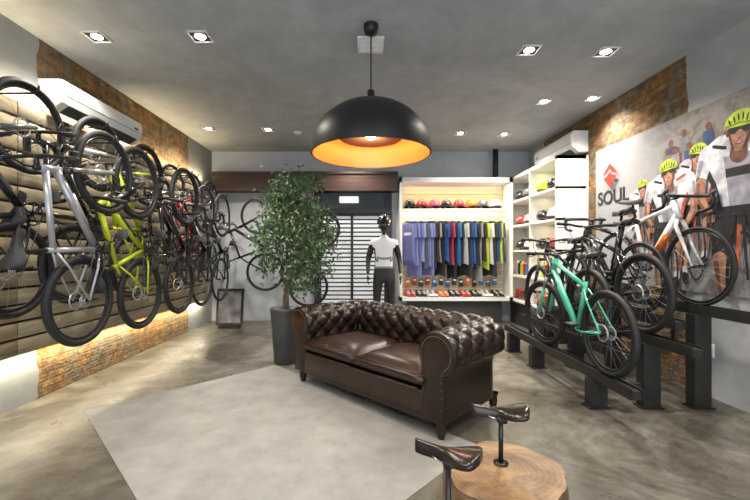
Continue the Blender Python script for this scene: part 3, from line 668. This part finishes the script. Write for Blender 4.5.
# hanging jerseys
k = MB()
jc = [(0.14,0.16,0.38),(0.17,0.19,0.42),(0.12,0.14,0.34),(0.24,0.26,0.46),(0.08,0.09,0.12),(0.18,0.20,0.42),(0.15,0.17,0.38),(0.02,0.02,0.02),(0.03,0.03,0.035),(0.24,0.24,0.26),(0.02,0.02,0.02),(0.03,0.09,0.34),(0.02,0.02,0.025),(0.45,0.04,0.10),(0.02,0.02,0.025),(0.04,0.17,0.42),(0.03,0.03,0.03),(0.40,0.40,0.42),(0.02,0.02,0.02),(0.02,0.05,0.16),(0.03,0.12,0.38),(0.02,0.02,0.02),(0.24,0.24,0.24),(0.02,0.02,0.02),(0.45,0.52,0.03),(0.50,0.50,0.48),(0.02,0.02,0.03),(0.02,0.05,0.14),(0.38,0.46,0.04),(0.05,0.05,0.06)]
nJ = len(jc)
for i, c in enumerate(jc):
    x = 0.80+(2.46-0.80)*i/(nJ-1); ang = radians(random.uniform(38, 52)) if i < 7 else radians(random.uniform(52, 74))
    k.M = Matrix.Translation((x, 6.9, 1.93)) @ Matrix.Rotation(-ang, 4, 'Z')
    L = random.uniform(0.68, 0.84) + (0.22 if i % 4 == 2 else 0); m_ = mat('jersey_fabric_%d' % i, c, 0.8); w = 0.165
    k.tube([(0,0,-0.06),(0,0,-0.01),(0.015,0,0.018),(0.0,0,0.03)], 0.0025, CHROME, 4)
    k.tube([(-w*0.8,0,-0.10),(0,0,-0.055),(w*0.8,0,-0.10)], 0.006, BLACK, 5)
    ph = random.uniform(0, 6)
    for side in (-1, 1):
        def f(u, v):
            hw = 0.075 + (w-0.075)*min(1, v*9) if v < 0.12 else w*(1-0.10*sin(pi*v))
            xx = (2*u-1)*hw; z = -0.065-0.055*abs(2*u-1) - L*v
            th = 0.022*sqrt(max(0, 1-(2*u-1)**2)) + 0.004
            return (xx, side*th + 0.012*sin(ph+v*5+u*6)*v, z)
        k.grid(f, 10, 10, m_)
        for sx in (-1, 1):
            def g(u, v, sx=sx):
                a = Vector((sx*(w*0.93), 0, -0.115)); b = Vector((sx*(w+0.02), 0, -0.37)); p = a.lerp(b, v)
                hw = 0.075-0.02*v
                return (p.x+(u-0.5)*hw*1.4-sx*0.03, side*0.018*sqrt(max(0,1-(2*u-1)**2))+0.002*side, p.z+(u-0.5)*sx*0.02)
            k.grid(g, 5, 5, m_)
    k.torus((0,0,-0.068), 0.05, 0.012, m_, 'z', 14, 5)
    if i % 3 == 0: k.box((0,-0.028,-0.30), (0.16,0.006,0.05), [WHITE, P_YEL, P_RED][(i//3) % 3])
k.M = Matrix.Identity(4)
k.build('hanging_cycling_jerseys', fixn=False)

# ------------------------------------------------------------ back wall: beam, shutter door, etc.
BW = wood_mat('dark_beam_wood', (0.035,0.017,0.012), (0.085,0.045,0.030), 'x', 1, 0.45)
k = MB(); k.box2((XL+0.1, 6.86, 2.42), (0.60, YB-0.003, 2.77), BW); k.box2((XL+0.1, 6.83, 2.42), (0.60, 6.86, 2.46), BW); k.box2((XL+0.1, 6.83, 2.73), (0.60, 6.86, 2.77), BW)
k.build('trim_beam')
SH = mat('shutter_white_glow', (0.60,0.63,0.65), 0.4, emit=(0.9,0.95,1.0), es=0.15)  # slight emission on the slats stands in for daylight behind them
k = MB()
k.box2((-0.95, 7.02, 0.0), (-0.82, YB-0.003, 2.41), BLKM); k.box2((0.36, 7.02, 0.0), (0.50, YB-0.003, 2.41), BLKM); k.box2((-0.95, 7.0, 2.02), (0.5, YB-0.003, 2.12), BLKM)
k.box2((-0.82, 7.085, 0.0), (0.36, YB-0.003, 2.02), DARKG)
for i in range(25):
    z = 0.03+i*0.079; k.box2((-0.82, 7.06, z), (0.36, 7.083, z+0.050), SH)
k.box2((-0.27, 7.04, 0), (-0.22, 7.07, 2.02), BLKM)
k.box2((-0.82, 7.055, 2.12), (0.36, YB-0.003, 2.41), mat('transom_glass', (0.08,0.09,0.10), 0.15))
k.build('door_1')
k = MB(); k.rbox((-0.30, 7.02, 2.28), (0.36, 0.05, 0.12), mat('exit_light_face', (0.9,0.9,0.9), 0.4, emit=(1,1,1), es=0.6), 0.01, 1); k.build('emergency_light')
k = MB(); R = Matrix.Rotation(radians(-8), 3, 'X')
k.box((-2.32, 6.45, 0.36), (0.46, 0.03, 0.62), BLKM, R); k.box((-2.32, 6.431, 0.36), (0.38, 0.004, 0.54), mat('poster_grey', (0.14,0.14,0.14), 0.5, noise=0.9, nscale=5), R)
k.box((-2.32, 6.457, 0.17), (0.30, 0.004, 0.05), WHITE, R)
k.tube([(-2.32,6.5,0.55),(-2.32,6.72,0.01)], 0.012, BLKM, 6); k.box2((-2.5,6.36,0), (-2.14,6.46,0.05), BLKM)
k.build('framed_poster')

# ------------------------------------------------------------ mannequin
def mannequin():
    ox, oy = 0.30, 5.95
    V = []; E = []; Rd = []
    def v(p, r): V.append(p); Rd.append(r); return len(V)-1
    pel = v((0,0,0.96),(0.15,0.10)); sp = v((0,0.0,1.14),(0.14,0.095)); ch = v((0,0.0,1.34),(0.175,0.115)); nb = v((0,0.01,1.50),(0.065,0.06)); nk = v((0,-0.005,1.60),(0.05,0.05))
    E += [(pel,sp),(sp,ch),(ch,nb),(nb,nk)]
    for s in (-1,1):
        sh = v((s*0.18,0.005,1.435),(0.066,0.064)); el = v((s*0.25,0.03,1.17),(0.045,0.045)); wr = v((s*0.255,-0.08,0.94),(0.028,0.026))
        E += [(ch,sh),(sh,el),(el,wr)]
        hp = v((s*0.095,0,0.87),(0.092,0.095)); kn = v((s*0.115,-0.02,0.49),(0.058,0.06)); cf = v((s*0.12,0.01,0.35),(0.052,0.055)); an = v((s*0.125,0.03,0.09),(0.036,0.036)); to = v((s*0.14,-0.14,0.045),(0.042,0.03))
        E += [(pel,hp),(hp,kn),(kn,cf),(cf,an),(an,to)]
    me = bpy.data.meshes.new('mannequin_skeleton'); me.from_pydata(V, E, []); ob = bpy.data.objects.new('mannequin_tmp', me); COL.objects.link(ob)
    ob.modifiers.new('Skin','SKIN')
    for i, r in enumerate(Rd): me.skin_vertices[0].data[i].radius = r
    me.skin_vertices[0].data[0].use_root = True
    ss = ob.modifiers.new('Sub','SUBSURF'); ss.levels = 3; ss.render_levels = 3
    dg = bpy.context.evaluated_depsgraph_get(); m2 = bpy.data.meshes.new_from_object(ob.evaluated_get(dg)); bpy.data.objects.remove(ob)
    JW = mat('jersey_white', (0.75,0.76,0.77), 0.75); JB = mat('jersey_black', (0.02,0.02,0.022), 0.7); SKN = mat('mannequin_black', (0.025,0.024,0.024), 0.35)
    JG = mat('jersey_grey_panel', (0.22,0.23,0.24), 0.75)
    k = MB(); k.M = Matrix.Translation((ox,oy,0.014))
    byM = {}
    for p in m2.polygons:
        c = p.center
        if c.z > 1.55: m_ = SKN
        elif abs(c.x) > 0.19 and c.z < 1.20: m_ = SKN
        elif abs(c.x) > 0.18: m_ = JW if c.z > 1.40 else JB
        elif c.z > 1.02:
            if abs(c.x) > 0.135 and c.z < 1.36: m_ = JB
            elif 1.15 < c.z < 1.21 or c.z < 1.05: m_ = JG
            else: m_ = JW
        elif c.z < 0.12: m_ = DARKG
        else: m_ = JB
        byM.setdefault(m_, []).append(list(p.vertices))
    o0 = len(k.v); k.v += [tuple(k.M @ v_.co) for v_ in m2.vertices]
    for m_, fs in byM.items():
        i = k.mid(m_)
        for f in fs: k.f.append([o0+a for a in f]); k.mi.append(i); k.sm.append(True)
    def hd(u, w):
        a = 2*pi*u; b = pi*(w-0.5)
        x = 0.075*cos(b)*cos(a); y = 0.095*cos(b)*sin(a); z = 0.118*sin(b)
        if z < 0: x *= 1+z*2.2; y = y*(1+z*1.2)-(-z)*0.08
        fr = max(0, -sin(a))**10*cos(b)
        y -= 0.022*fr*math.exp(-((z+0.012)/0.022)**2)*1.2
        y -= 0.008*max(0,-sin(a))**4*math.exp(-((z+0.058)/0.012)**2)
        y += 0.010*math.exp(-((abs(x)-0.032)/0.014)**2)*math.exp(-((z-0.012)/0.014)**2)*(1 if sin(a) < 0 else 0)
        return (x, y-0.01, z+1.70)
    k.grid(hd, 40, 28, SKN, True, False)
    for s in (-1,1): k.ell((s*0.078,0.0,1.69), (0.010,0.02,0.032), SKN, 8, 8)
    k.tube([(-0.072,-0.05,1.715),(-0.045,-0.098,1.712),(0,-0.108,1.712),(0.045,-0.098,1.712),(0.072,-0.05,1.715)], 0.014, P_GRY, 8)
    for s in (-1,1):
        hx = s*0.257
        k.ell((hx,-0.115,0.885), (0.018,0.036,0.045), SKN, 12, 8, Matrix.Rotation(-0.5, 3, 'X'))
        for q in range(4):
            yy = -0.098-0.019*q; L = (0.07,0.078,0.072,0.058)[q]
            k.tube([(hx,yy-0.015,0.862),(hx-s*0.002,yy-0.028,0.862-L*0.5),(hx-s*0.014,yy-0.026,0.862-L)], [0.009,0.0085,0.007], SKN, 6)
        k.tube([(hx-s*0.007,-0.14,0.905),(hx-s*0.02,-0.17,0.885),(hx-s*0.024,-0.18,0.86)], [0.011,0.010,0.008], SKN, 6)
    k.M = Matrix.Translation((ox,oy,1.75)) @ Matrix.Rotation(-pi/2, 4, 'Z')
    def f(u, w):
        a = 2*pi*u; b = pi/2*w; g = 1+0.05*abs(sin(3*a))*cos(b)
        return (0.145*cos(b)**0.8*cos(a)*g-0.015, 0.105*cos(b)**0.8*sin(a)*g, 0.125*sin(b)+0.01)
    k.grid(f, 28, 8, P_BLK, True, False)
    for y in (-0.055,-0.018,0.018,0.055):
        for x in (-0.07,0.0,0.07):
            zz = 0.012+0.125*sqrt(max(0.05,1-(x/0.15)**2-(y/0.11)**2)); k.ell((x,y,zz),(0.03,0.009,0.01), P_WHT, 8, 6)
    k.M = Matrix.Translation((ox,oy,0.0))
    k.lathe([(0,0.001),(0.2,0.001),(0.2,0.010),(0,0.014)], CHROME, (0,0,0), 32)
    k.M = Matrix.Identity(4)
    k.build('dressed_mannequin')
try: mannequin()
except Exception as e: print('MANNEQUIN ERR', e)

# ------------------------------------------------------------ sofa
def sofa():
    LE = leather_mat('brown_leather', (0.009,0.0040,0.0028), (0.019,0.008,0.005), 0.33)
    LS = leather_mat('brown_leather_seat', (0.016,0.0075,0.005), (0.030,0.014,0.009), 0.31)
    NAIL = mat('brass_nail', (0.20,0.13,0.07), 0.45, 1.0); FT = mat('sofa_foot_wood', (0.015,0.008,0.005), 0.3)
    k = MB(); k.M = Matrix.Translation((-0.075,3.16,0.004)) @ Matrix.Rotation(radians(-45.5), 4, 'Z')
    a, B, r = 0.82, 0.80, 0.17
    straight = B-r; arc = pi/2*r; top = 2*(a-r); S = 2*straight+2*arc+top
    def path(s):
        if s < straight: return Vector((-a, s, 0)), Vector((1,0,0))
        s -= straight
        if s < arc:
            q = s/r; return Vector((-a+r-r*cos(q), straight+r*sin(q), 0)), Vector((cos(q),-sin(q),0))
        s -= arc
        if s < top: return Vector((-a+r+s, B, 0)), Vector((0,-1,0))
        s -= top
        if s < arc:
            q = s/r; return Vector((a-r+r*sin(q), straight+r*cos(q), 0)), Vector((-sin(q),-cos(q),0))
        s -= arc
        return Vector((a, straight-s, 0)), Vector((-1,0,0))
    zc, rr = 0.595, 0.145
    prof = [(0.12,0.12),(0.12,0.32),(0.12,0.42),(0.126,0.50)]
    for i in range(27):
        q = -0.3+(pi+0.95+0.3)*i/26; prof.append((rr*cos(q), zc+rr*sin(q)))
    prof += [(-0.060,0.45),(-0.055,0.40),(-0.058,0.28),(-0.055,0.12)]
    pl = [0]
    for i in range(1, len(prof)): pl.append(pl[-1]+math.hypot(prof[i][0]-prof[i-1][0], prof[i][1]-prof[i-1][1]))
    LT = pl[-1]
    def pr(t):
        d = t*LT
        for i in range(1, len(pl)):
            if d <= pl[i]+1e-9:
                q = (d-pl[i-1])/(pl[i]-pl[i-1]); n = prof[i-1][0]*(1-q)+prof[i][0]*q; z = prof[i-1][1]*(1-q)+prof[i][1]*q
                return n, z
        return prof[-1]
    def prn(t):
        n0, z0 = pr(max(0,t-0.012)); n1, z1 = pr(min(1,t+0.012)); dn, dz = n1-n0, z1-z0; L = math.hypot(dn,dz) or 1
        return dz/L, -dn/L
    tB = (pl[30])/LT
    nsu = round(S/0.088/2)*2; su = S/nsu; sv = 0.086; t0 = 0.24
    def surf(u, v):
        s = u*S; p, nn = path(min(s, S-1e-6)); n, z = pr(v); nx, nz = prn(v); d = v*LT
        U, W = s/su, (d-t0)/sv
        P, Q = (U+W)/2, (U-W)/2
        h = (abs(sin(pi*P))*abs(sin(pi*Q)))**0.42
        win = min(1, max(0, (d-0.16)/0.05))*min(1, max(0, (tB*LT-d)/0.06))
        ed = min(1, min(s, S-s)/0.02)
        dd = (0.034*h-0.015)*win*ed
        pt = p + nn*(n+nx*dd); return (pt.x, pt.y, z+nz*dd)
    k.grid(surf, 360, 100, LE)
    for i in range(1, nsu):
        for j in range(0, 12):
            if (i+j) % 2: continue
            d = t0+j*sv
            if d < 0.2 or d > tB*LT-0.03: continue
            q = surf(i/nsu, d/LT); k.ell(q, (0.009,0.009,0.009), LE, 8, 6)
    for s in (0, S-1e-6):
        p, nn = path(s); fy = -0.012
        pts = [p+nn*n+Vector((0,fy,z)) for n, z in prof]; ins = [p+nn*(n*0.84+0.003)+Vector((0,fy-0.012,zc+(z-zc)*(0.84 if z > 0.45 else 0.93))) for n, z in prof]
        N = len(pts)
        k.add(pts+ins, [(i, i+1, N+i+1, N+i) for i in range(N-1)]+[(N-1,0,N,2*N-1)]+[tuple(range(N,2*N))], LE)
        back = [p+nn*n+Vector((0,0.01,z)) for n, z in prof]; k.add(pts+back, [(i,i+1,N+i+1,N+i) for i in range(N-1)], LE)
        k.tube(pts, 0.007, LE, 6)
        for i in range(1, N-1):
            for w in (0, 0.5):
                q = ins[i].lerp(ins[i+1], w); k.ell(q+Vector((0,-0.001,0)), (0.0042,0.0035,0.0042), NAIL, 6, 4)
    for i in range(120):
        s = S*(i+0.5)/120; p, nn = path(s); q = p+nn*(-0.062); k.ell((q.x,q.y,0.440), (0.004,0.004,0.004), NAIL, 6, 4)
        q = p+nn*(-0.058); k.ell((q.x,q.y,0.14), (0.0035,0.0035,0.0035), NAIL, 6, 4)
    k.rbox((0, 0.34, 0.215), (2*a-0.16, 0.72, 0.21), LE, 0.015, 3)
    k.rbox((0, -0.012, 0.235), (2*a-0.23, 0.03, 0.17), LS, 0.012, 3)
    for i in range(50): k.ell((-a+0.13+(2*a-0.26)*i/49, -0.022, 0.135), (0.0035,0.0035,0.0035), NAIL, 6, 4)
    cw = a-0.12
    for sx in (-1, 1):
        k.rbox((sx*cw/2, 0.31, 0.385), (cw-0.004, 0.68, 0.13), LS, 0.04, 3, puff=0.024)
        for zz in (0.335, 0.435):
            k.tube([(sx*cw/2-cw/2+0.02,-0.05,zz),(sx*cw/2+cw/2-0.02,-0.05,zz)], 0.005, LE, 6)
    for fx in (-a, a):
        for fy in (0.04, B):
            k.lathe([(0,0),(0.022,0),(0.028,0.02),(0.036,0.06),(0.032,0.09),(0.045,0.125)], FT, (fx, fy, 0), 16)
    k.M = Matrix.Identity(4)
    k.build('chesterfield_sofa', fixn=True)
sofa()

# ------------------------------------------------------------ rug
def rug():
    def C(sm, df): return ((sm-df)/2, (sm+df)/2)
    sm0, sm1, d0, d1 = 0.77, 3.28, 1.75, 5.34
    k = MB(); m_ = NB('pale_rug', 0.9)
    m_.color(m_.ramp(m_.noise(m_.pos, 5, 9, 0.65), [(0.3,(0.20,0.195,0.18)),(0.7,(0.285,0.275,0.255))])); m_.bump(m_.noise(m_.pos, 220, 2), 0.3, 0.003)
    pts = [C(sm0,d0), C(sm1,d0), C(sm1,d1), C(sm0,d1)]
    vs = [(x,y,0.0005) for x,y in pts]+[(x,y,0.0038) for x,y in pts]
    k.add(vs, [(0,3,2,1),(4,5,6,7)]+[(i,(i+1)%4,4+(i+1)%4,4+i) for i in range(4)], m_.m, False)
    k.build('area_rug')
rug()

# ------------------------------------------------------------ stump with saddle stools
def stump():
    TW = NB('stump_top_wood', 0.4)
    cx, cy = 0.56, 1.51
    dx = TW.math('SUBTRACT', TW.x, cx+0.02); dy = TW.math('SUBTRACT', TW.y, cy+0.02)
    rad = TW.math('SQRT', TW.math('ADD', TW.math('MULTIPLY', dx, dx), TW.math('MULTIPLY', dy, dy)))
    rr = TW.math('ADD', rad, TW.math('MULTIPLY', TW.noise(TW.pos, 7, 4), 0.06))
    ring = TW.math('SINE', TW.math('MULTIPLY', rr, 300))
    fac = TW.math('ADD', TW.math('MULTIPLY', ring, 0.035), TW.noise(TW.pos, 8, 8, 0.65, 0.8))
    TW.color(TW.ramp(fac, [(0.28,(0.05,0.022,0.008)),(0.45,(0.16,0.08,0.028)),(0.6,(0.25,0.14,0.052)),(0.8,(0.33,0.20,0.085))]))
    BK = mat('stump_bark', (0.13,0.07,0.03), 0.8, noise=0.5, nscale=14, bump=0.8, bscale=25)
    k = MB(); h = 0.42
    def R(a): return 0.235*(1+0.05*sin(2*a+0.6)+0.03*sin(5*a+1)+0.02*sin(9*a))
    def side(u, v):
        a = 2*pi*u; r = R(a)*(1.0+0.06*(1-v)**2+0.008*sin(23*a)); z = h*v
        if v > 0.96: r -= 0.006
        return (cx+r*cos(a), cy+r*sin(a), z)
    k.grid(side, 90, 14, BK, True, False)
    k.grid(lambda u, v: (cx+(R(2*pi*u)-0.006)*v*cos(2*pi*u), cy+(R(2*pi*u)-0.006)*v*sin(2*pi*u), h+0.0015*sin(8*v)), 90, 12, TW.m, True, False)
    LEA = leather_mat('saddle_leather', (0.010,0.006,0.005), (0.024,0.014,0.010), 0.24)
    k.build('tree_stump_table')
    for (x, y, zb, zt, rot, s) in ((0.565,1.56,h+0.003,0.660,radians(168),0.84), (0.285,1.285,0.0,0.635,radians(150),0.86)):
        q = MB()
        q.tube([(x,y,zb+0.001),(x,y,zt-0.05)], 0.010, BLKM, 12)
        if zb == 0.0: q.lathe([(0,0.001),(0.025,0.001),(0.025,0.01),(0.014,0.02)], BLKM, (x,y,0), 28)
        else: q.lathe([(0,0),(0.03,0),(0.03,0.004),(0.014,0.008)], BLKM, (x,y,h+0.003), 20)
        q.rbox((x,y,zt-0.052), (0.04,0.05,0.03), BLKM, 0.006, 2)
        q.M = Matrix.Translation((x,y,zt)) @ Matrix.Rotation(rot, 4, 'Z'); saddle(q, LEA, s, 32, 16)
        q.M = Matrix.Identity(4); q.build('saddle_stool')
stump()

# ------------------------------------------------------------ ficus tree
def tree():
    k = MB(); x0, y0 = -0.94, 4.42
    POT = mat('pot_graphite', (0.045,0.048,0.052), 0.45, noise=0.2, nscale=6)
    k.lathe([(0,0),(0.12,0),(0.128,0.01),(0.172,0.60),(0.178,0.63),(0.175,0.645),(0.160,0.645),(0.155,0.60),(0.0,0.60)], POT, (x0,y0,0.001), 40)
    SO = mat('soil', (0.04,0.025,0.015), 0.95, noise=0.4, nscale=40)
    k.lathe([(0.156,0.585),(0.08,0.612),(0.0,0.618)], SO, (x0,y0,0), 24)
    BK = mat('ficus_bark', (0.16,0.12,0.08), 0.8, noise=0.3, nscale=20)
    LG = [mat('leaf_%d' % i, c, 0.42) for i, c in enumerate([(0.040,0.095,0.030),(0.065,0.13,0.045),(0.13,0.20,0.085),(0.025,0.060,0.020)])]
    cx, cy, cz = -0.78, 4.42, 1.58; rnd = random.Random(3)
    for q in range(3):
        a = 2*pi*q/3
        k.tube([(x0+0.03*cos(a+i*0.9),y0+0.03*sin(a+i*0.9),0.6) if i == 0 else (x0+0.025*cos(a+i*0.9)+0.10*(i/6)**1.5, y0+0.025*sin(a+i*0.9), 0.6+i*0.13) for i in range(7)], [0.018-0.001*i for i in range(7)], BK, 7)
    tips = []
    for i in range(115):
        while True:
            p = Vector((rnd.uniform(-1,1), rnd.uniform(-1,1), rnd.uniform(-1,1)))
            if 0.25 < p.length < 1: break
        wz = 0.50*(1-0.25*max(0,p.z))
        t = Vector((cx+p.x*wz, cy+p.y*wz, cz+p.z*0.68)); tips.append(t)
        st = Vector((x0+0.1, y0, max(0.95, min(1.5, t.z-0.15)))); midp = st.lerp(t, 0.55)+Vector((0,0,0.08))
        if i < 80: k.tube([st, midp, t], [0.007,0.005,0.002], BK, 4, False)
    for t in tips:
        for _ in range(rnd.randint(30, 44)):
            p = t+Vector((rnd.gauss(0,0.065), rnd.gauss(0,0.065), rnd.gauss(0,0.075)))
            L = rnd.uniform(0.045,0.072); w = L*0.24
            d = Vector((rnd.uniform(-1,1), rnd.uniform(-1,1), rnd.uniform(-1.5,0.15))).normalized()
            sd = d.cross(Vector((rnd.uniform(-1,1), rnd.uniform(-1,1), rnd.uniform(-0.3,1)))).normalized()
            nn = d.cross(sd)
            vs = [p, p+d*L*0.4+sd*w, p+d*L*0.45-nn*w*0.25, p+d*L*0.4-sd*w, p+d*L]
            k.add(vs, [(0,1,2),(0,2,3),(1,4,2),(2,4,3)], LG[rnd.choice((0,0,1,1,2,3))])
    k.build('potted_ficus_tree', fixn=False)
tree()

# ------------------------------------------------------------ world, camera
w = bpy.data.worlds.new('world'); scene.world = w; w.use_nodes = True
bg = w.node_tree.nodes['Background']; bg.inputs[0].default_value = (0.82,0.91,1.0,1); bg.inputs[1].default_value = 3.0
cam = bpy.data.cameras.new('camera'); cam.lens = 18.0; cam.sensor_width = 36; cam.shift_x = 0.0133; cam.shift_y = 0.0027; cam.clip_start = 0.05
co = bpy.data.objects.new('camera', cam); co.location = (0,0,1.3); co.rotation_euler = (radians(90),0,0); COL.objects.link(co); scene.camera = co
scene.view_settings.view_transform = 'Standard'
scene.view_settings.look = 'None'
scene.view_settings.exposure = 0.42
